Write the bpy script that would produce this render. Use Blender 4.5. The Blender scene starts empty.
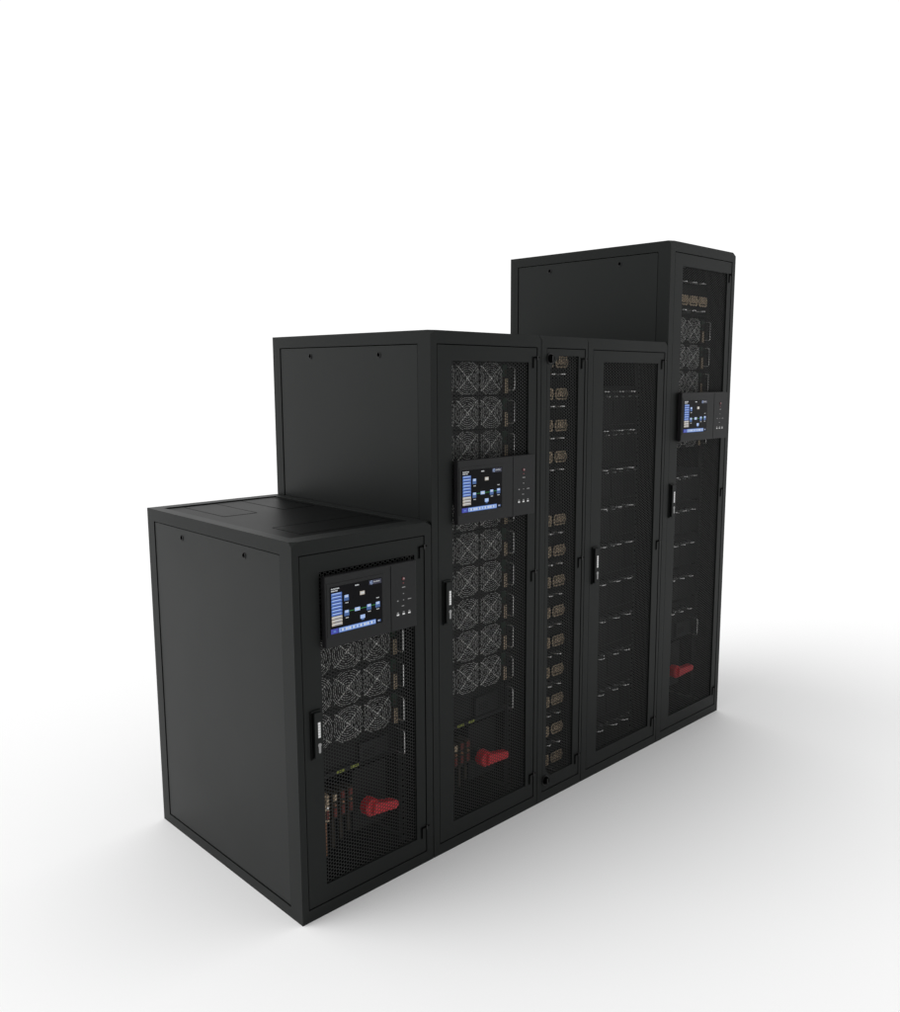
import bpy, bmesh, math, random
from mathutils import Vector, Matrix
random.seed(4)
S = bpy.context.scene
COL = S.collection
PI = math.pi

# ------------------------------------------------------------------ materials
def new_mat(name):
    m = bpy.data.materials.new(name); m.use_nodes = True
    return m, m.node_tree.nodes, m.node_tree.links, m.node_tree.nodes['Principled BSDF']

def solid(name, col, rough=.5, metal=0., spec=.5, coat=0.):
    m, n, l, b = new_mat(name)
    b.inputs['Base Color'].default_value = (*col, 1)
    b.inputs['Roughness'].default_value = rough
    b.inputs['Metallic'].default_value = metal
    b.inputs['Specular IOR Level'].default_value = spec
    b.inputs['Coat Weight'].default_value = coat
    return m

def powder(name, col, rough, spec, bump=.05, scale=900):
    """powder-coated steel: fine grain in the bump and slight unevenness of gloss"""
    m, n, l, b = new_mat(name)
    tc = n.new('ShaderNodeTexCoord')
    nz = n.new('ShaderNodeTexNoise'); nz.inputs['Scale'].default_value = scale; nz.inputs['Detail'].default_value = 2
    bp = n.new('ShaderNodeBump'); bp.inputs['Strength'].default_value = bump; bp.inputs['Distance'].default_value = .0005
    l.new(tc.outputs['Object'], nz.inputs['Vector']); l.new(nz.outputs['Fac'], bp.inputs['Height']); l.new(bp.outputs['Normal'], b.inputs['Normal'])
    n2 = n.new('ShaderNodeTexNoise'); n2.inputs['Scale'].default_value = 2.3; n2.inputs['Detail'].default_value = 3
    mr = n.new('ShaderNodeMapRange'); mr.inputs['To Min'].default_value = rough - .04; mr.inputs['To Max'].default_value = rough + .04
    l.new(tc.outputs['Object'], n2.inputs['Vector']); l.new(n2.outputs['Fac'], mr.inputs['Value']); l.new(mr.outputs['Result'], b.inputs['Roughness'])
    b.inputs['Base Color'].default_value = (*col, 1)
    b.inputs['Specular IOR Level'].default_value = spec
    b.inputs['Specular Tint'].default_value = (.95, 1, .975, 1)
    return m

def glow(name, col, s=1.):
    m, n, l, b = new_mat(name)
    b.inputs['Base Color'].default_value = (.01, .01, .01, 1)
    b.inputs['Roughness'].default_value = .4
    b.inputs['Emission Color'].default_value = (*col, 1)
    b.inputs['Emission Strength'].default_value = s
    return m

M = {
 'case':    powder('black_powder_coat', (.0054, .0061, .0058), .50, .21),
 'panel':   powder('dark_grey_powder_coat', (.0054, .0061, .0058), .44, .235),
 'roof':    powder('satin_black_steel', (.0028, .0031, .0030), .42, .05),
 'mesh':    solid('black_perforated_steel', (.023, .0245, .0235), .6, 0, .3),
 'inner':   solid('matt_black_interior', (.006, .006, .006), .8, 0, .1),
 'rail':    solid('dark_zinc_rail', (.018, .02, .019), .6, .2, .3),
 'plastic': powder('charcoal_plastic', (.0115, .011, .012), .5, .24, .03),
 'handle':  solid('black_handle_plastic', (.010, .010, .010), .42, 0, .4),
 'gap':     solid('dark_recess', (.002, .002, .002), .9, 0, 0),
 'module':  solid('dark_module_steel', (.007, .007, .007), .55, 0, .2),
 'wire':    solid('bright_nickel_wire', (.72, .72, .70), .42, .6, .5),
 'chrome':  solid('polished_chrome', (.97, .97, .96), .22, .82, .5),
 'blade':   solid('black_fan_plastic', (.015, .015, .015), .5, 0, .3),
 'tan':     solid('beige_connector_plastic', (.58, .46, .32), .55, 0, .4),
 'tandark': solid('brown_connector_cavity', (.034, .026, .017), .7, 0, .3),
 'pcb':     solid('dark_green_circuit_board', (.010, .032, .018), .5, 0, .4),
 'red':     solid('red_switch_plastic', (.70, .024, .036), .34, 0, .45),
 'redlug':  solid('dark_red_terminal', (.16, .022, .015), .5, 0, .4),
 'copper':  solid('copper_busbar', (.35, .17, .09), .5, .4, .5),
 'yellow':  solid('yellow_green_tag', (.26, .30, .05), .5, 0, .3),
 'white':   solid('white_print', (.8, .8, .8), .5, 0, .3),
 'greyplate': solid('grey_lock_cover', (.30, .30, .30), .4, .2, .4),
 'print':   solid('grey_print', (.38, .38, .38), .6, 0, .3),
 'printred': solid('faded_red_print', (.22, .06, .065), .5, 0, .3),
 'glass':   solid('black_screen_glass', (.002, .002, .003), .3, 0, .08),
 'g_blue':  glow('screen_button_blue', (.09, .22, .66), .7),
 'g_light': glow('screen_light_blue', (.42, .58, .95), .8),
 'g_deep':  glow('screen_deep_blue', (.025, .04, .40), .8),
 'g_mid':   glow('screen_mid_blue', (.035, .12, .36), .7),
 'g_beige': glow('screen_beige', (.62, .56, .48), .7),
 'g_white': glow('screen_white', (.75, .78, .80), .7),
 'g_green': glow('screen_green_line', (.02, .38, .06), .7),
 'g_navy':  glow('screen_navy_bar', (.006, .008, .045), .6),
}

# ------------------------------------------------------------------ geometry helpers
class MB:
    def __init__(s):
        s.v = []; s.f = []; s.mi = []; s.mats = []; s.smooth = []
    def _m(s, mat):
        mm = M[mat]
        if mm not in s.mats: s.mats.append(mm)
        return s.mats.index(mm)
    def face(s, pts, mat, sm=False):
        b = len(s.v); s.v += [tuple(p) for p in pts]; s.f.append(list(range(b, b + len(pts)))); s.mi.append(s._m(mat)); s.smooth.append(sm)
    def raw(s, vs, fs, mat, sm=False):
        b = len(s.v); k = s._m(mat); s.v += [tuple(p) for p in vs]
        for f in fs: s.f.append([b + i for i in f]); s.mi.append(k); s.smooth.append(sm)
    def box(s, x0, x1, y0, y1, z0, z1, mat):
        vs = [(x, y, z) for x in (x0, x1) for y in (y0, y1) for z in (z0, z1)]
        s.raw(vs, [(0, 1, 3, 2), (4, 6, 7, 5), (0, 4, 5, 1), (2, 3, 7, 6), (0, 2, 6, 4), (1, 5, 7, 3)], mat)
    def prism_y(s, poly, y0, y1, mat):
        """outline in x,z given thickness in y"""
        n = len(poly)
        vs = [(x, y0, z) for x, z in poly] + [(x, y1, z) for x, z in poly]
        s.raw(vs, [tuple(range(n)), tuple(range(2*n-1, n-1, -1))] + [(i, i+n, (i+1) % n + n, (i+1) % n) for i in range(n)], mat)
    def cyl_y(s, cx, cz, r, y0, y1, mat, n=24, r1=None, sm=True):
        r1 = r if r1 is None else r1
        vs = [(cx+r*math.cos(2*PI*i/n), y0, cz+r*math.sin(2*PI*i/n)) for i in range(n)] + [(cx+r1*math.cos(2*PI*i/n), y1, cz+r1*math.sin(2*PI*i/n)) for i in range(n)]
        s.raw(vs, [(i, i+n, (i+1) % n + n, (i+1) % n) for i in range(n)], mat, sm)
        s.raw(vs[:n], [tuple(range(n))], mat); s.raw(vs[n:], [tuple(range(n-1, -1, -1))], mat)
    def tube(s, pts, r, mat, n=6, closed=False):
        pts = [Vector(p) for p in pts]; m = len(pts); rings = []
        for i, p in enumerate(pts):
            a = pts[i-1] if (i > 0 or closed) else p
            b = pts[(i+1) % m] if (i < m-1 or closed) else p
            t = (b-a).normalized()
            up = Vector((0, 1, 0)) if abs(t.y) < .9 else Vector((0, 0, 1))
            u = t.cross(up).normalized(); w = t.cross(u).normalized()
            rings.append([p + r*(math.cos(2*PI*k/n)*u + math.sin(2*PI*k/n)*w) for k in range(n)])
        vs = [q for rg in rings for q in rg]; fs = []
        for i in range(m if closed else m-1):
            j = (i+1) % m
            for k in range(n): fs.append((i*n+k, i*n+(k+1) % n, j*n+(k+1) % n, j*n+k))
        s.raw(vs, fs, mat, True)
        if not closed:
            s.raw(rings[0], [tuple(range(n))], mat); s.raw(rings[-1], [tuple(range(n))], mat)
    def build(s, name, parent=None, bevel=0, loc=None, fix=True):
        me = bpy.data.meshes.new(name); me.from_pydata(s.v, [], s.f)
        for mm in s.mats: me.materials.append(mm)
        me.polygons.foreach_set('material_index', s.mi); me.polygons.foreach_set('use_smooth', s.smooth)
        if fix:
            bm = bmesh.new(); bm.from_mesh(me); bmesh.ops.recalc_face_normals(bm, faces=bm.faces); bm.to_mesh(me); bm.free()
        me.update()
        return link(name, me, parent, bevel)

def link(name, me, parent=None, bevel=0):
    o = bpy.data.objects.new(name, me); COL.objects.link(o)
    if parent: o.parent = parent
    if bevel:
        b = o.modifiers.new('Bevel', 'BEVEL'); b.width = bevel; b.segments = 2; b.limit_method = 'ANGLE'; b.angle_limit = math.radians(30); b.harden_normals = False
    return o

def union_boxes(boxes):
    """one closed surface round a set of axis-aligned boxes (x0,x1,y0,y1,z0,z1)"""
    cuts = [sorted({round(b[i], 6) for b in boxes} | {round(b[i+1], 6) for b in boxes}) for i in (0, 2, 4)]
    X, Y, Z = cuts; full = set()
    for i in range(len(X)-1):
        for j in range(len(Y)-1):
            for k in range(len(Z)-1):
                c = ((X[i]+X[i+1])/2, (Y[j]+Y[j+1])/2, (Z[k]+Z[k+1])/2)
                if any(b[0] < c[0] < b[1] and b[2] < c[1] < b[3] and b[4] < c[2] < b[5] for b in boxes): full.add((i, j, k))
    bm = bmesh.new(); vm = {}
    def V(i, j, k):
        if (i, j, k) not in vm: vm[(i, j, k)] = bm.verts.new((X[i], Y[j], Z[k]))
        return vm[(i, j, k)]
    for (i, j, k) in full:
        for d, q in (((-1,0,0), [(0,0,0),(0,0,1),(0,1,1),(0,1,0)]), ((1,0,0), [(1,0,0),(1,1,0),(1,1,1),(1,0,1)]),
                     ((0,-1,0), [(0,0,0),(1,0,0),(1,0,1),(0,0,1)]), ((0,1,0), [(0,1,0),(0,1,1),(1,1,1),(1,1,0)]),
                     ((0,0,-1), [(0,0,0),(0,1,0),(1,1,0),(1,0,0)]), ((0,0,1), [(0,0,1),(1,0,1),(1,1,1),(0,1,1)])):
            if (i+d[0], j+d[1], k+d[2]) not in full:
                bm.faces.new([V(i+a, j+b, k+c) for a, b, c in q])
    return bm

def bm_obj(name, bm, mat, parent=None, bevel=0):
    bmesh.ops.recalc_face_normals(bm, faces=bm.faces)
    me = bpy.data.meshes.new(name); bm.to_mesh(me); bm.free(); me.materials.append(M[mat])
    return link(name, me, parent, bevel)

def empty(name, loc, label, cat, group=None):
    o = bpy.data.objects.new(name, None); o.empty_display_size = .05; COL.objects.link(o); o.location = loc
    o['label'] = label; o['category'] = cat
    if group: o['group'] = group
    return o

def copy_tree(o, parent=None):
    c = o.copy(); COL.objects.link(c); c.parent = parent
    for ch in list(KIDS.get(o, [])) or [k for k in bpy.data.objects if k.parent == o]:
        copy_tree(ch, c)
    return c
KIDS = {}

# ------------------------------------------------------------------ cabinets
def hexmesh(x0, x1, z0, z1, y0=.008, y1=.0092, cell=.0126, wire=.0022, keep=None):
    """punched honeycomb sheet: every hole is a real hexagonal opening"""
    mb = MB(); k = mb._m('mesh'); ro = cell/math.sqrt(3); ri = (cell-wire)/math.sqrt(3); dx = 1.5*ro
    nx = int((x1-x0)/dx)+2; nz = int((z1-z0)/cell)+2
    angs = [(math.cos(PI/3*i), math.sin(PI/3*i)) for i in range(6)]
    v = mb.v; f = mb.f
    for a in range(nx):
        cx = x0+a*dx
        for b in range(nz):
            cz = z0+b*cell+(cell/2 if a % 2 else 0)
            if keep and not keep(cx, cz): continue
            o = len(v)
            for ca, sa in angs: v.append((cx+ro*ca, y0, cz+ro*sa))
            for ca, sa in angs: v.append((cx+ri*ca, y0, cz+ri*sa))
            for ca, sa in angs: v.append((cx+ri*ca, y1, cz+ri*sa))
            for i in range(6):
                j = (i+1) % 6
                f.append([o+i, o+j, o+6+j, o+6+i]); f.append([o+6+i, o+6+j, o+12+j, o+12+i])
    mb.mi = [k]*len(f); mb.smooth = [False]*len(f)
    return mb

def make_cabinet(x0, W, H, D, door, opening, label, handle_z=None, hinges=(), ctrl=None, left_side=True, locks=False, hw=True):
    """door=(l,r) and opening=(l,r,b,t) are measured from the cabinet's left edge"""
    root = empty('equipment_cabinet', (x0, 0, 0), label, 'equipment cabinet', 'black equipment cabinets standing in one row')
    g = .003; dl, dr = door; zb, zt = .046, H-.05
    e = .0016          # cabinets stand a hair apart
    xa, xb = e, W-e
    fr = [(xa, xb, 0, .07, 0, zb-g), (xa, xb, 0, .07, zt+g, H),              # front rails
          (xa, dl-g, 0, .07, zb-g, zt+g), (dr+g, xb, 0, .07, zb-g, zt+g),   # front posts
          (xa, xb, D-.055, D, 0, .045), (xa, xb, D-.055, D, H-.05, H),
          (xa, .05, D-.055, D, .045, H-.05), (W-.05, xb, D-.055, D, .045, H-.05),
          (xa, .03, .07, D-.055, 0, .0395), (W-.03, xb, .07, D-.055, 0, .0395),
          (xa, .045, .07, D-.055, H-.0475, H), (W-.045, xb, .07, D-.055, H-.0475, H)]
    bm = union_boxes(fr)
    eds = [ed for ed in bm.edges if all(abs(v.co.y) < 1e-6 and abs(v.co.z-H) < 1e-6 for v in ed.verts)]
    bmesh.ops.bevel(bm, geom=eds, offset=.016, offset_type='OFFSET', segments=1, profile=.5, affect='EDGES')
    bm_obj('frame', bm, 'case', root, .003)
    # roof recessed in the frame, with two cable-entry covers
    r = MB(); r.box(.048, W-.048, .073, D-.058, H-.02, H-.004, 'roof')
    ro = r.build('roof', root, .001)
    if H < 1.5:       # two cable-entry covers let into the roof, with fine joints
        for a, b_, y0, y1 in ((.12, .255, .64, .957), (.375, .515, .64, .962), (.12, .515, .13, .3)):
            c = MB(); zc = H-.0038; c.box(a, b_, y0, y1, zc, zc+.0007, 'roof')
            co_ = c.build('cable_entry_cover', ro)
            j = MB(); j.box(a, b_, y1+.0002, y1+.003, zc, zc+.0009, 'gap'); j.box(b_+.0002, b_+.0028, y0, y1+.003, zc, zc+.0009, 'gap'); j.build('joint', co_)
    # sides
    for side in ((0, 1) if left_side else (0, 1)):
        p = MB(); a, b_ = (.004, .016) if side == 0 else (W-.016, W-.004)
        p.box(a, b_, .0735, D-.0585, .0425, H-.0505, 'panel')
        po = p.build('side_panel', root, .0012)
        for yy in (.297, .752):
            l = MB(); zc = H-.085; q = a-.0022 if side == 0 else b_+.0022; q0 = a+.004 if side == 0 else b_-.004
            n = 20
            ring = [(q, yy+.011*math.cos(2*PI*i/n), zc+.011*math.sin(2*PI*i/n)) for i in range(n)]
            rin = [(q, yy+.0085*math.cos(2*PI*i/n), zc+.0085*math.sin(2*PI*i/n)) for i in range(n)]
            rb = [(q0, yy+.012*math.cos(2*PI*i/n), zc+.012*math.sin(2*PI*i/n)) for i in range(n)]
            l.raw(ring+rin, [(i, (i+1) % n, (i+1) % n+n, i+n) for i in range(n)], 'handle')
            l.raw(ring+rb, [(i, (i+1) % n, (i+1) % n+n, i+n) for i in range(n)], 'handle')
            qi = q+.0015 if side == 0 else q-.0015
            l.raw([(qi, y, z) for _, y, z in rin], [tuple(range(n))], 'gap')
            l.raw(rin+[(qi, y, z) for _, y, z in rin], [(i, (i+1) % n, (i+1) % n+n, i+n) for i in range(n)], 'gap')
            w0, w1 = sorted((q-.0005 if side == 0 else q+.0005, qi))
            l.box(w0, w1, yy-.0018, yy+.0018, zc-.009, zc-.004, 'plastic')
            l.box(w0, w1, yy-.0035, yy+.0035, zc+.003, zc+.010, 'gap')
            l.build('panel_lock', po)
    # interior lining, back, rails
    i_ = MB()
    i_.box(.018, .020, .0722, D-.06, .041, H-.049, 'inner'); i_.box(W-.020, W-.018, .0722, D-.06, .041, H-.049, 'inner')
    i_.box(.021, W-.021, D-.08, D-.075, .041, H-.049, 'inner'); i_.box(.0345, W-.0345, .0722, D-.081, .02, .0385, 'inner')
    i_.build('inner_lining', root)
    b = MB(); b.box(.053, W-.053, D-.02, D-.004, .048, H-.053, 'panel'); b.build('back_panel', root)
    iw = .455 if W > .5 else .23
    c0 = W/2
    for sx in (-1, 1):
        rl = MB(); xx = c0+sx*(iw/2+.016)
        if W < .5: xx = c0+sx*.118
        rl.box(xx-.011, xx+.011, .118, .135, .045, H-.055, 'rail')
        z = .07
        while z < H-.08:
            rl.box(xx-.004, xx+.004, .1172, .1182, z, z+.008, 'gap'); z += .0222
        rl.build('mounting_rail', root)
    # door: ring of sheet steel round the mesh opening
    ol, orr, ob, ot = opening
    dy0, dy1 = .0015, .016
    bm = union_boxes([(dl, dr, dy0, dy1, zb, ob), (dl, dr, dy0, dy1, ot, zt), (dl, ol, dy0, dy1, ob, ot), (orr, dr, dy0, dy1, ob, ot)])
    do = bm_obj('door', bm, 'case', root, .0012)
    sh = MB(); sh.box(dl-g-.004, dl-.0002, .03, .034, zb-.006, zt+.006, 'gap'); sh.box(dr+.0002, dr+g+.004, .03, .034, zb-.006, zt+.006, 'gap')
    sh.box(dl-.0001, dr+.0001, .03, .034, zt-.006, zt+g+.004, 'gap'); sh.box(dl-.0001, dr+.0001, .03, .034, zb-g-.004, zb+.006, 'gap')
    sh.build('door_seal', do)
    if locks:
        hexmesh(ol-.012, orr+.008, ob-.006, ot+.002).build('perforated_sheet', do, fix=False)
        for zc, s in ((ot, -1), (ob, 1)):     # sloping corner plates beside the round locks
            t = MB(); cw = .055 if s < 0 else .03
            t.prism_y([(ol-.002, zc-s*.001), (ol+cw, zc-s*.001), (ol+cw, zc+s*.001), (ol-.002, zc+s*cw)], dy0+.0004, .0075, 'case')
            t.build('corner_plate', do)
            k = MB(); kx = ol-.006; kz = zc+s*.012 if s < 0 else zc-.012
            k.cyl_y(kx, kz, .021, .0015, -.004, 'handle', 28); k.cyl_y(kx, kz, .018, -.004, -.014, 'gap', 28, .013)
            k.box(kx-.003, kx+.003, -.016, -.0141, kz-.011, kz+.011, 'handle')
            k.build('round_lock', do)
    else:
        hexmesh(ol-.006, orr+.006, ob-.006, ot+.004).build('perforated_sheet', do, fix=False)
    # swing handle with white name plate and grey keyhole cover
    if handle_z:
        zc = handle_z; hx = .054
        h = MB()
        h.prism_y([(hx, zc-.083), (hx+.0405, zc-.085), (hx+.044, zc-.080), (hx+.044, zc+.082), (hx+.040, zc+.086), (hx, zc+.086)], -.005, .0014, 'case')
        h.prism_y([(hx+.0085, zc-.076), (hx+.014, zc-.080), (hx+.034, zc-.080), (hx+.040, zc-.07), (hx+.040, zc+.074), (hx+.036, zc+.08), (hx+.0085, zc+.08)], -.0125, -.0052, 'case')
        h.prism_y([(hx+.0012, zc-.080), (hx+.0065, zc-.074), (hx+.0065, zc+.08), (hx+.0012, zc+.082)], -.0066, -.0058, 'gap')
        h.build('door_handle', do, .0015)
        pl = MB(); pc = hx+.0255
        z = zc+.046
        for hgt in (.0085, .0075, .0085, .0075, .0085, .0075):     # six upright white characters too small to read
            pl.box(pc-.0048, pc+.0048, -.0134, -.0127, z-hgt, z, 'white'); z -= hgt+.0011
        pl.build('name_plate', do)
        kc = MB(); n = 16; kz = zc-.033
        poly = [(pc+.0068*math.cos(PI*1.28-i*(PI*1.56)/n), kz+.0068*math.sin(PI*1.28-i*(PI*1.56)/n)) for i in range(n+1)]
        poly += [(pc+.0042, kz-.026), (pc, kz-.029), (pc-.0042, kz-.026)]
        kc.prism_y(poly, -.014, -.0127, 'greyplate'); kc.build('keyhole_cover', do)
    for hz in hinges:
        h = MB(); hx = dr-.022
        h.box(hx-.0028, hx+.0028, -.0012, .0012, hz-.026, hz+.018, 'gap')
        h.box(hx-.005, hx+.005, .0002, .0013, hz-.028, hz+.020, 'case')
        h.box(hx+.0029, dr+.013, -.0026, -.0003, hz+.0135, hz+.0180, 'gap')
        h.box(dr-.003, dr+.0025, -.0050, -.0033, hz+.006, hz+.022, 'handle')
        h.build('hinge', do)
    # control panel with screen
    if ctrl:
        pl_, pr_, pb, pt = ctrl
        py = -.022
        cr = pl_+(pr_-pl_)*.70
        sx0, sx1 = pl_+.018, pl_+.232
        sz1 = pt-.037; sz0 = sz1-.158
        # housing: outer slab with the screen let in
        bm = union_boxes([(pl_, pr_, py, .001, pb, pt)])
        co = bm_obj('control_panel', bm, 'plastic', root, .003)
        bz = MB()
        bz.box(sx0-.012, sx1+.012, py-.0015, py+.002, sz0-.012, sz1+.012, 'plastic'); bz.build('screen_bezel', co, .001)
        sm = MB(); sm.box(cr-.001, cr+.001, py-.0004, py+.0006, pb+.004, pt-.004, 'gap'); sm.build('panel_seam', co)
        sc = MB(); ys = py-.0024
        sc.box(sx0, sx1, ys, py-.0012, sz0, sz1, 'glass'); sc.build('screen', co)
        d = MB(); y = ys-.0006; w = sx1-sx0; hh = sz1-sz0
        def R(u0, u1, v0, v1, m, dy=0):
            d.box(sx0+u0*w, sx0+u1*w, y-dy, y+.0005-dy, sz0+v0*hh, sz0+v1*hh, m)
        # header, menu, diagram and status bar are parts of their own
        # header bar, two lines of small text, title, round emblem and maker's word
        R(.005, .995, .875, .995, 'glass', -.0004); R(.74, .985, .885, .985, 'g_navy')

        def words(u, v, n, m='g_white', s=.011, h=.022):
            for wd in n:
                for q in range(wd):
                    R(u, u+s*.72, v, v+h*(1 if q % 3 else 1.25), m); u += s
                u += s*.8
        words(.02, .945, (3, 4, 5)); words(.02, .90, (6, 4)); words(.47, .93, (6,), s=.0125)
        n = 18; cx, cz, r0, r1 = sx0+.785*w, sz0+.935*hh, .0062, .0048
        for i in range(n):
            a0, a1 = 2*PI*i/n, 2*PI*(i+1)/n
            if i in (0, 17): continue
            d.face([(cx+r*math.cos(a), y-.0008, cz+r*math.sin(a)) for r, a in ((r0, a0), (r0, a1), (r1, a1), (r1, a0))], 'g_light')
        R(.768, .80, .932, .942, 'g_light', .0009)
        words(.83, .925, (6,), s=.021, h=.026)
        d.build('screen_header', co); d = MB()
        # ten buttons down the left edge
        R(.01, .225, .15, .872, 'glass', -.0004)
        for i in range(10):
            v1 = .865-i*.0712; m = 'g_blue' if i < 7 else 'g_beige'
            R(.02, .215, v1-.058, v1, m)
            R(.035, .19, v1-.024, v1-.008, 'g_light' if i < 7 else 'g_white', .0006)
            R(.07, .20, v1-.047, v1-.040, 'g_deep' if i < 7 else 'g_mid', .0006)
        d.build('menu_buttons', co); d = MB()
        # mimic diagram: icons joined by green lines
        def icon(u, v, m1='g_light', m2='g_mid', s=.045):
            R(u-s, u+s, v-.075, v+.045, m2); R(u-s*.75, u+s*.75, v-.005, v+.05, m1, .0006); R(u-s*.4, u+s*.4, v+.012, v+.028, 'g_white', .001)
        R(.235, .995, .15, .872, 'glass', -.0004)
        for u, v in ((.30, .73), (.30, .40), (.73, .42), (.905, .43)): icon(u, v)
        for u, v in ((.505, .42),): R(u-.05, u+.05, v-.035, v+.04, 'g_light'); R(u-.03, u+.03, v-.01, v+.02, 'g_white', .0006)
        R(.56, .65, .71, .79, 'g_beige'); R(.575, .64, .735, .77, 'g_white', .0006)
        R(.56, .65, .19, .27, 'g_light'); R(.58, .63, .155, .19, 'g_mid')
        R(.345, .455, .415, .423, 'g_green'); R(.555, .685, .415, .423, 'g_green'); R(.775, .86, .425, .433, 'g_green')
        for u, v in ((.28, .60), (.28, .275), (.71, .30), (.88, .31), (.88, .56)): words(u, v, (4,), s=.014, h=.016)
        d.build('mimic_diagram', co); d = MB()
        # bottom bar
        R(0, .995, -.005, .115, 'glass', -.0004); R(0, .135, .0, .105, 'g_deep'); R(.045, .09, .03, .07, 'g_blue', .0006); R(.145, .86, .0, .105, 'g_blue'); R(.155, .85, .02, .09, 'g_light', .0006)
        u = .17
        for q in range(19):
            if q % 5 != 4: R(u, u+.022, .03, .078, 'g_white' if q % 2 else 'g_blue', .0012)
            u += .035
        R(.90, .96, .03, .075, 'g_mid'); R(.905, .935, .045, .07, 'g_beige', .0006)
        d.build('status_bar', co)
        # printed marks, lamps and keys right of the seam
        k = MB(); mx = pl_+(pr_-pl_)*.845; yy = py-.0008
        def P(dx, z, w2, h2, m): k.box(mx+dx-w2, mx+dx+w2, yy, py+.0004, z-h2, z+h2, m)
        top = pt-.058
        k.cyl_y(mx, top, .0052, py+.0004, yy-.002, 'printred', 16); k.cyl_y(mx, top+.001, .0026, yy-.002, yy-.003, 'print', 12); k.build('alarm_button', co); k = MB(); k.box(mx-.034, mx+.038, py-.0001, py+.0004, top-.104, top-.0075, 'plastic')
        P(0, top-.016, .0025, .0018, 'printred'); P(.001, top-.031, .0072, .0013, 'print')
        P(0, top-.054, .002, .0015, 'print')
        P(-.026, top-.077, .003, .0018, 'print'); P(0, top-.077, .002, .0015, 'print'); P(.027, top-.077, .0075, .0012, 'print')
        P(-.003, top-.098, .005, .0012, 'print')
        k.build('panel_print', co)
        for dx in (-.026, 0, .026):
            k = MB(); P(dx, top-.120, .004, .0014, 'print'); P(dx, top-.1275, .0052, .0028, 'white'); k.build('key', co)
    return root

X = [0, .5896, 1.1832, 1.4839, 2.089, 2.6927]
D = 1.034
H1, H2, H3 = 1.3155, 2.0, 2.4712
make_cabinet(0, X[1], H1, D, (.0305, .553), (.104, .508, .108, 1.203),
             'short cabinet at the left end of the row, the only one whose roof shows',
             .657, (1.213, .130), (.109, .497, .948, 1.19))
make_cabinet(X[1], X[2]-X[1], H2, D, (.035, .568), (.107, .520, .110, 1.893),
             'black cabinet of middle height with a touch screen, right beside the short cabinet',
             .998, (1.897, 1.025, .135), (.112, .535, 1.289, 1.529))
make_cabinet(X[2], X[3]-X[2], H2, D, (.037, .281), (.060, .239, .105, 1.922),
             'narrow black cabinet half as wide as the others, filled with rows of beige connectors',
             None, (1.897, 1.035, .125), None, True, True)
make_cabinet(X[3], X[4]-X[3], H2, D, (.040, .582), (.112, .530, .108, 1.900),
             'cabinet without a screen, chrome levers behind its mesh door, beside the tallest cabinet',
             1.000, (1.900, 1.030, .125))
make_cabinet(X[4], X[5]-X[4], H3, D, (.043, .568), (.112, .528, .106, 2.363),
             'tallest black cabinet at the far right end of the row with a small touch screen',
             1.232, (2.345, 1.235, .130), (.104, .535, 1.524, 1.762))

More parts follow.
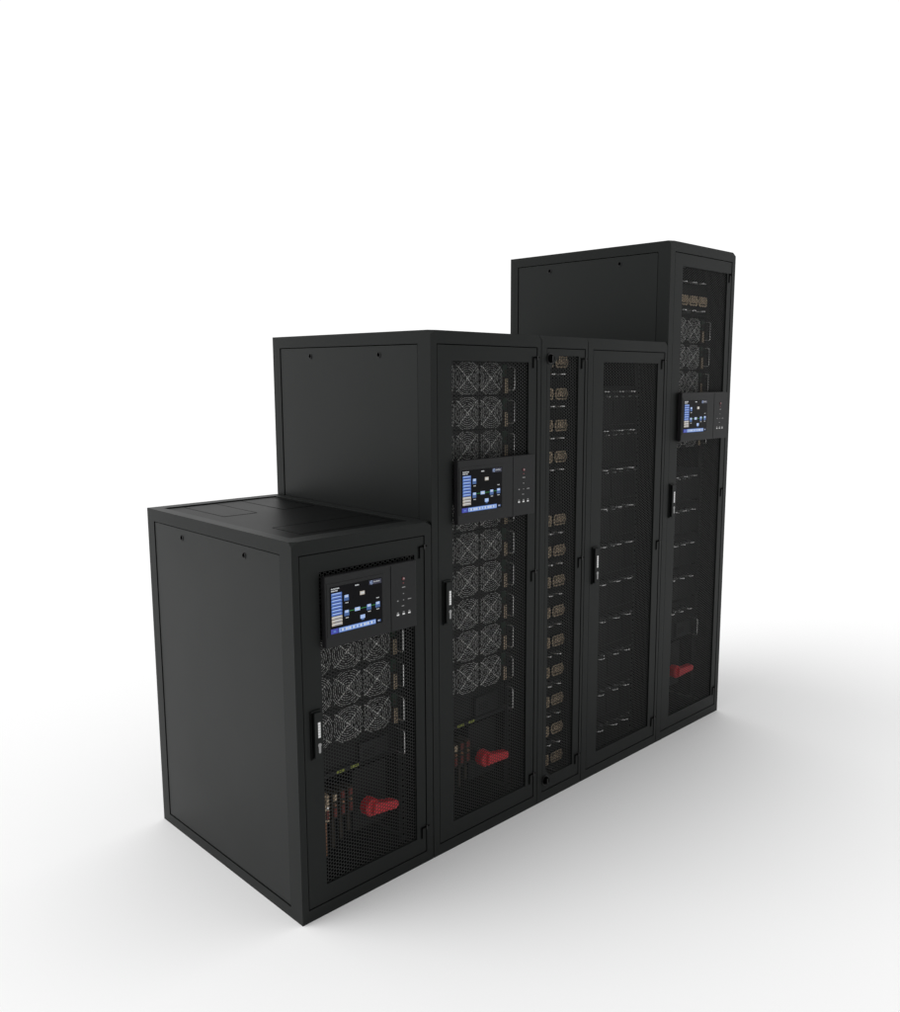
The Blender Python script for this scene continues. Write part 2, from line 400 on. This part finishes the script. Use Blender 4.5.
# ------------------------------------------------------------------ fan power modules
def make_power_module():
    t = empty('power_module', (0, 0, 0), 'x', 'power module')
    b = MB(); y = .108
    b.box(-.218, .218, y, .52, -.0625, .0625, 'module'); b.box(-.222, .222, y-.003, y-.0002, -.0645, .0645, 'module')
    b.build('housing', t, .001)
    for fx in (-.152, -.022, .108):
        f = MB(); f.cyl_y(fx, 0, .057, y-.0045, y-.0034, 'gap', 32)
        f.cyl_y(fx, 0, .016, y-.0115, y-.0046, 'blade', 20)
        for q in range(7):
            a = 2*PI*q/7
            pts = []
            for r, da, dy in ((.016, -.32, -.005), (.054, -.22, -.0052), (.054, .42, -.0095), (.016, .3, -.0095)):
                pts.append((fx+r*math.cos(a+da), y+dy-.0005, r*math.sin(a+da)))
            f.face(pts, 'blade')
        fo = f.build('fan', t)
        g = MB(); yg = y-.013; n = 40
        for r in (.0095, .0185, .0275, .036, .0445, .0530, .0605):
            g.tube([(fx+r*math.cos(2*PI*i/n), yg, r*math.sin(2*PI*i/n)) for i in range(n)], .0009, 'wire', 4, True)
        for rr, lim in ((.0670, .0625),):     # outer wires run only between the corners
            for q in range(4):
                a0 = q*PI/2+math.acos(lim/rr); a1 = (q+1)*PI/2-math.acos(lim/rr)
                g.tube([(fx+rr*math.cos(a0+(a1-a0)*i/8), yg, rr*math.sin(a0+(a1-a0)*i/8)) for i in range(9)], .0009, 'wire', 4)
        for q in range(4):
            a = PI/4+q*PI/2; c, s_ = math.cos(a), math.sin(a)
            g.tube([(fx+.004*c, yg-.0012, .004*s_), (fx+.066*c, yg-.0012, .066*s_*.93), (fx+.080*c, yg+.002, .080*s_*.85)], .0022 if q % 2 == 0 else .0017, 'wire', 4)
        g.cyl_y(fx, 0, .0045, yg-.002, yg, 'wire', 10)
        g.build('fan_guard', t)
    c = MB(); cx = .190
    c.box(cx-.009, cx+.009, y-.016, y-.0035, -.060, .004, 'tandark'); c.box(cx-.0065, cx+.0065, y-.020, y-.0162, -.058, -.002, 'tan')
    for q in range(6): c.box(cx-.0045, cx+.0045, y-.0206, y-.0201, -.055+q*.0092, -.0505+q*.0092, 'tandark')
    c.build('connector', t)
    p = MB(); p.box(cx-.012, cx+.010, y-.012, y-.0035, .008, .055, 'pcb'); p.box(cx-.006, cx+.004, y-.0145, y-.0122, .018, .034, 'tandark'); p.build('circuit_board', t)
    sw = MB()
    for z in (.052, -.048): sw.cyl_y(cx+.021, z, .0038, y-.007, y-.0031, 'chrome', 10)
    sw.build('screws', t)
    h = MB(); hx = .201; yf = y-.052
    pts = [(hx-.002, y-.003, .046), (hx, yf+.010, .046)]
    for i in range(5):
        a = i/4*PI/2; pts.append((hx+.0005, yf+.008-.008*math.sin(a), .038+.008*math.cos(a)))
    pts += [(p_[0], p_[1], -p_[2]) for p_ in reversed(pts)]
    h.tube(pts, .0024, 'chrome', 8)
    h.build('handle', t)
    return t

ORD = ['topmost', 'second from the top', 'third from the top', 'fourth from the top', 'fifth from the top', 'sixth from the top', 'seventh from the top', 'eighth from the top', 'ninth from the top', 'tenth from the top']
proto = make_power_module()
KIDS = {}
spots = []
for i, z in enumerate((.877, .7435, .610)):
    spots.append((.295, z, 'fan module in the short cabinet, ' + ('just below the screen', 'between two other fan modules', 'lowest of three')[i], 'fan modules in the short cabinet'))
zz = [1.8295, 1.696, 1.5625, 1.2955, 1.162, 1.0285, .895, .7615, .628]
names = ['topmost in the cabinet, above the screen', 'second one down above the screen', 'its lower edge behind the screen housing',
         'just below the screen and partly hidden by it', 'level with the top of the door handle', 'level with the foot of the door handle',
         'third from the bottom of its stack', 'second from the bottom of its stack', 'bottom of the stack above the red switch']
for z, nm in zip(zz, names): spots.append((X[1]+.295, z, 'fan module in the middle height cabinet, ' + nm, 'fan modules in the middle height cabinet'))
for z, nm in zip((2.072, 1.939, 1.806, 1.540), ('topmost, right under the beige connectors', 'middle of the three above the screen', 'just above the screen', 'mostly hidden behind the screen housing')):
    spots.append((X[4]+.270, z, 'fan module in the tallest cabinet, ' + nm, 'fan modules in the tallest cabinet'))
for i, (x, z, lab, grp) in enumerate(spots):
    o = proto if i == 0 else copy_tree(proto)
    o.location = (x, 0, z); o['label'] = lab; o['group'] = grp

# ------------------------------------------------------------------ connectors, levers
def bail(mb, x, z, half, ybar, yback, r=.0027):
    pts = []
    for i in range(9):
        a = PI*i/8
        pts.append((x-half*math.cos(a), yback-(yback-ybar)*math.sin(a)**.6, z))
    mb.tube(pts, r, 'chrome', 8)

def ribbed_connector(mb, x, y, z, w=.077, h=.042):
    """beige multi-pole connector: rounded rim, dark cavity, slanting ribs"""
    hw, hh, c = w/2, h/2, .012
    poly = [(x-hw, z), (x-hw+c*.6, z+hh), (x+hw-c*.6, z+hh), (x+hw, z), (x+hw-c*.6, z-hh), (x-hw+c*.6, z-hh)]
    mb.prism_y(poly, y+.0042, y+.0197, 'gap')
    mb.prism_y([(x+(a-x)*.86, z+(b-z)*.86) for a, b in poly], y+.0030, y+.0041, 'tandark')
    n = len(poly)
    for i in range(n):
        a, b = poly[i], poly[(i+1) % n]
        mb.tube([(a[0], y, a[1]), (b[0], y, b[1])], .0033, 'tan', 6)
    for q in range(4):
        u = x-hw*.58+q*hw*.38
        mb.tube([(u-.003, y-.001, z-hh*.55), (u+.005, y-.002, z+hh*.72)], .0043, 'tan', 6)

def make_connector_row(xs_c, xs_b, xs_s, half, w0, w1, parts=True):
    t = empty('connector_module', (0, 0, 0), 'x', 'connector module')
    b = MB(); b.box(w0, w1, .102, .32, -.064, .062, 'module'); b.build('housing', t, .001)
    for cx in xs_c:
        c = MB(); ribbed_connector(c, cx, .070, 0); c.box(cx-.03, cx+.03, .090, .1018, -.015, .015, 'tandark'); c.build('connector', t)
    for bx in xs_b:
        h = MB(); bail(h, bx, -.051, half, .038, .078); h.box(bx-half-.004, bx+half+.004, .078, .1018, -.056, -.046, 'module'); h.build('lever', t)
    s_ = MB()
    for sx in xs_s: s_.cyl_y(sx, -.0555, .0018, .090, .1018, 'chrome', 8, .0042)
    s_.build('screws', t)
    return t

def make_lever_row(xs_b, xs_s, half, w0, w1, h=.178):
    t = empty('breaker_module', (0, 0, 0), 'x', 'breaker module')
    b = MB(); b.box(w0, w1, .124, .36, -h+.022, .020, 'module')
    b.build('housing', t, .0015)
    for k in range(len(xs_s)//2):
        f = MB(); a = xs_s[2*k]; c = xs_s[2*k+1] if 2*k+1 < len(xs_s) else a+.05
        f.box(a-.014, c+.014, .120, .1238, -h+.030, -.040, 'module'); f.build('breaker_face', t, .001)
    for bx in xs_b:
        f = MB(); bail(f, bx, 0, half, .040, .085)
        f.box(bx-half-.003, bx-half+.003, .085, .1238, -.003, .003, 'module'); f.box(bx+half-.003, bx+half+.003, .085, .1238, -.003, .003, 'module'); f.build('lever', t)
    s_ = MB()
    for sx in xs_s: s_.cyl_y(sx, -.025, .0022, .110, .1238, 'chrome', 10, .0055)
    s_.build('screws', t)
    return t

c3 = X[2]
cm = make_connector_row((.118, .211), (.128, .193), (.116, .150, .181, .215), .019, .052, .262)
upper = [1.899, 1.764, 1.630, 1.496]; lower = [1.2205-.1361*i for i in range(9)]
lab = []
for i in range(4): lab.append('row of ribbed beige connectors in the narrow cabinet, ' + ('topmost beside the round lock', 'second of the upper four', 'third of the upper four', 'last above the empty gap')[i])
low = ['first below the empty gap', 'second below the empty gap', 'third below the gap', 'fourth below the gap', 'middle of the lower nine', 'fourth from the bottom', 'third from the bottom', 'second from the bottom', 'bottom row beside the lower round lock']
for s_ in low: lab.append('row of ribbed beige connectors in the narrow cabinet, ' + s_)
for i, (z, l_) in enumerate(zip(upper+lower, lab)):
    o = cm if i == 0 else copy_tree(cm)
    o.location = (c3, 0, z); o['label'] = l_; o['group'] = 'connector modules in the narrow cabinet'

lm = make_lever_row((.096, .206, .318, .408), tuple(.134+.057*i for i in range(8)), .027, .078, .552)
nm4 = ['topmost', 'second from the top', 'third from the top', 'fourth from the top', 'fifth from the top', 'fifth from the bottom', 'fourth from the bottom', 'third from the bottom', 'second from the bottom', 'lowest, near the cabinet floor']
for i in range(10):
    o = lm if i == 0 else copy_tree(lm)
    o.location = (X[3], 0, 1.771-.178*i); o['label'] = 'row of chrome levers in the screenless cabinet, ' + nm4[i]; o['group'] = 'breaker modules in the screenless cabinet'

l5 = make_lever_row((.194, .277, .360), tuple(.16+.053*i for i in range(6)), .021, .070, .530, .165)
nm5 = ['first below the screen', 'second below the screen', 'middle of the five below the screen', 'second from the bottom', 'last above the plain drawer']
for i, z in enumerate((1.333, 1.156, .979, .800, .622)):
    o = l5 if i == 0 else copy_tree(l5)
    o.location = (X[4], 0, z); o['label'] = 'row of chrome levers in the tallest cabinet, ' + nm5[i]; o['group'] = 'breaker modules in the tallest cabinet'
t5 = make_lever_row((.211, .295, .379), tuple(.19+.045*i for i in range(6)), .021, .070, .530, .075)
t5.location = (X[4], 0, 2.303); t5['label'] = 'row of chrome levers at the very top of the tallest cabinet'; t5['group'] = 'breaker modules in the tallest cabinet'
k5 = make_connector_row((.151, .238, .325, .412), (.127, .211, .295, .379), (.20, .24, .29, .33), .021, .070, .530)
k5.location = (X[4], 0, 2.217); k5['label'] = 'row of beige ribbed connectors in the tallest cabinet above its fan modules'

# ------------------------------------------------------------------ plain drawers with a chrome handle
def drawer(x, z, hx, label, left=None, h=.13):
    t = empty('drawer_module', (x, 0, z), label, 'drawer module', 'plain drawers with chrome handles')
    b = MB(); b.box(.076, .516, .125, .5, -h/2+.003, h/2-.003, 'module'); b.build('housing', t, .001)
    f = MB(); f.box(.330, .460, .108, .1248, -.048, .030, 'plastic'); f.box(.345, .40, .1065, .1079, -.03, .005, 'module')
    f.build('bracket', t, .002)
    for xx in ([hx] if left is None else [hx, left]):
        k = MB(); yf = .056
        pts = [(xx-.002, .1249, .046), (xx, yf+.010, .046)]
        for i in range(5):
            a = i/4*PI/2; pts.append((xx+.0005, yf+.008-.008*math.sin(a), .038+.008*math.cos(a)))
        pts += [(q[0], q[1], -q[2]) for q in reversed(pts)]
        k.tube(pts, .0024, 'chrome', 8); k.build('handle', t)
    return t
drawer(0, .480, .497, 'plain black drawer with chrome handle in the short cabinet below the fan modules')
drawer(X[1], .492, .497, 'plain black drawer with chrome handle below the fans of the middle height cabinet')
drawer(X[4], .500, .452, 'plain black drawer with chrome handle in the tallest cabinet above the red switch', .165)

# ------------------------------------------------------------------ isolator panels with the red rotary handle
def switch_panel(x, kx, kz, lx, lz, label, full=True, tags=True):
    t = empty('isolator_switch', (x, 0, 0), label, 'isolator switch', 'red handled isolator switches')
    p = MB(); p.box(kx-.045, kx+.110, .112, .118, kz-.10, kz+.135, 'module'); p.build('mounting_plate', t, .001)
    if tags:
        s = MB(); s.box(.085, .50, .108, .135, kz+.148, kz+.162, 'plastic'); s.build('cross_bar', t, .001)
        for a, b in ((.226, .262), (.288, .322)):
            q = MB(); q.box(a, b, .1062, .1078, kz+.150, kz+.160, 'yellow'); q.build('marker_tag', t)
    k = MB()
    k.cyl_y(kx, kz, .030, .112, .085, 'handle', 28); k.cyl_y(kx, kz, .033, .0848, .052, 'red', 32, .0325); k.cyl_y(kx, kz, .0325, .0519, .047, 'red', 32, .029)
    ko = k.build('rotary_knob', t)
    l_ = MB(); d = Vector((lx-kx, lz-kz)); L = d.length; d.normalize(); nrm = Vector((-d.y, d.x)); poly = []
    w0, w1 = .023, .0165
    for u, w in ((-.005, -w0), (.05, -.0185), (L-w1, -w1)): poly.append((u, w))
    for i in range(1, 8):
        a = -PI/2+PI*i/8; poly.append((L-w1+w1*math.cos(a), w1*math.sin(a)))
    for u, w in ((L-w1, w1), (.05, .0185), (-.005, w0)): poly.append((u, w))
    pts = [(kx+d.x*u+nrm.x*w, kz+d.y*u+nrm.y*w) for u, w in poly]
    l_.prism_y(pts, .034, .068, 'red'); l_.build('lever', ko, .004)
    if full:
        for i, xx in enumerate((.180, .213, .247, .281)):
            s = MB(); h0, h1 = kz+.005, kz+.085
            s.box(xx-.011, xx+.011, .105, .16, h0-.02, h1, 'tandark' if i else 'tan'); s.box(xx-.006, xx+.006, .100, .1048, h0-.01, h0+.022, 'redlug')
            s.box(xx-.007, xx+.007, .100, .1048, h0+.05, h1-.006, 'redlug' if i in (2, 3) else 'tan')
            s.cyl_y(xx, h0+.035, .005, .099, .1049, 'chrome' if i == 0 else 'copper', 10)
            so = s.build('terminal', t, .0008)
            bb = MB(); bb.box(xx-.006, xx+.006, .118, .123, kz-.15+.02*i, h0-.0205, 'copper' if i == 0 else 'tandark'); bb.build('busbar', so)
    return t
switch_panel(0, .341, .281, .450, .262, 'red rotary switch handle at the foot of the short cabinet, largest of the three')
switch_panel(X[1], .338, .276, .455, .264, 'red rotary switch handle at the foot of the middle height cabinet')
switch_panel(X[4], .262, .294, .395, .292, 'red rotary switch handle at the foot of the tallest cabinet', False, False)

# ------------------------------------------------------------------ studio floor and backdrop
def floor_mat():
    m, n, l, b = new_mat('white_studio_floor')
    b.inputs['Base Color'].default_value = (.89, .89, .89, 1); b.inputs['Roughness'].default_value = .75; b.inputs['Specular IOR Level'].default_value = .15
    tc = n.new('ShaderNodeTexCoord'); nz = n.new('ShaderNodeTexNoise'); nz.inputs['Scale'].default_value = 30
    bp = n.new('ShaderNodeBump'); bp.inputs['Strength'].default_value = .02; bp.inputs['Distance'].default_value = .001
    l.new(tc.outputs['Object'], nz.inputs['Vector']); l.new(nz.outputs['Fac'], bp.inputs['Height']); l.new(bp.outputs['Normal'], b.inputs['Normal'])
    return m
M['floor'] = floor_mat()
f = MB(); n = 64
f.face([(120*math.cos(2*PI*i/n), 120*math.sin(2*PI*i/n), 0) for i in range(n)], 'floor')
fo = f.build('floor'); fo['kind'] = 'structure'

# ------------------------------------------------------------------ light: white studio, key softbox behind left
w = bpy.data.worlds.new('World'); S.world = w; w.use_nodes = True
nt = w.node_tree; N = nt.nodes; L = nt.links
bg = N['Background']; bg.inputs['Strength'].default_value = 1.0
tc = N.new('ShaderNodeTexCoord'); dp = N.new('ShaderNodeVectorMath'); dp.operation = 'DOT_PRODUCT'
dv = Vector((.52, .64, .42)).normalized(); dp.inputs[1].default_value = dv
L.new(tc.outputs['Generated'], dp.inputs[0])
cr = N.new('ShaderNodeValToRGB')
mr = N.new('ShaderNodeMapRange'); mr.inputs['From Min'].default_value = -1; mr.inputs['From Max'].default_value = 1
L.new(dp.outputs['Value'], mr.inputs['Value']); L.new(mr.outputs['Result'], cr.inputs['Fac'])
cr.color_ramp.interpolation = 'EASE'
cr.color_ramp.elements[0].position = .20; cr.color_ramp.elements[0].color = (.20, .20, .20, 1)
cr.color_ramp.elements[1].position = .64; cr.color_ramp.elements[1].color = (1.05, 1.05, 1.05, 1)
L.new(cr.outputs['Color'], bg.inputs['Color'])

def area(name, loc, target, size, power, col=(1, 1, 1)):
    li = bpy.data.lights.new(name, 'AREA'); li.shape = 'DISK'; li.size = size; li.energy = power; li.color = col
    o = bpy.data.objects.new(name, li); COL.objects.link(o); o.location = loc
    o.rotation_euler = (Vector(target)-Vector(loc)).to_track_quat('-Z', 'Y').to_euler()
    return o
sun = bpy.data.lights.new('key_light', 'SUN'); sun.energy = 1.22; sun.angle = math.radians(46)
so = bpy.data.objects.new('key_light', sun); COL.objects.link(so)
so.rotation_euler = Vector((.84, -.50, -1.15)).to_track_quat('-Z', 'Y').to_euler()

# ------------------------------------------------------------------ camera
cam = bpy.data.cameras.new('camera'); co = bpy.data.objects.new('camera', cam); COL.objects.link(co); S.camera = co
cx, cy, cz, ya, pi_, ro, fpx, sx, sy = -1.471767, -2.348112, 1.840326, 0.804412, -0.145298, 0.00448, 868.5175, 53.511, -3.2006
F = Vector((math.cos(pi_)*math.sin(ya), math.cos(pi_)*math.cos(ya), math.sin(pi_)))
Rr = F.cross(Vector((0, 0, 1))).normalized(); U = Rr.cross(F)
R2 = math.cos(ro)*Rr+math.sin(ro)*U; U2 = -math.sin(ro)*Rr+math.cos(ro)*U
mt = Matrix((R2, U2, -F)).transposed().to_4x4(); mt.translation = (cx, cy, cz)
co.matrix_world = mt
cam.sensor_fit = 'HORIZONTAL'; cam.sensor_width = 36; cam.lens = fpx/900*36
cam.shift_x = -sx/900; cam.shift_y = sy/900
cam.clip_start = .05; cam.clip_end = 500

S.render.engine = 'CYCLES'
S.view_settings.view_transform = 'Standard'; S.view_settings.look = 'None'; S.view_settings.exposure = 0; S.view_settings.gamma = 1
S.render.resolution_x = 911; S.render.resolution_y = 1024
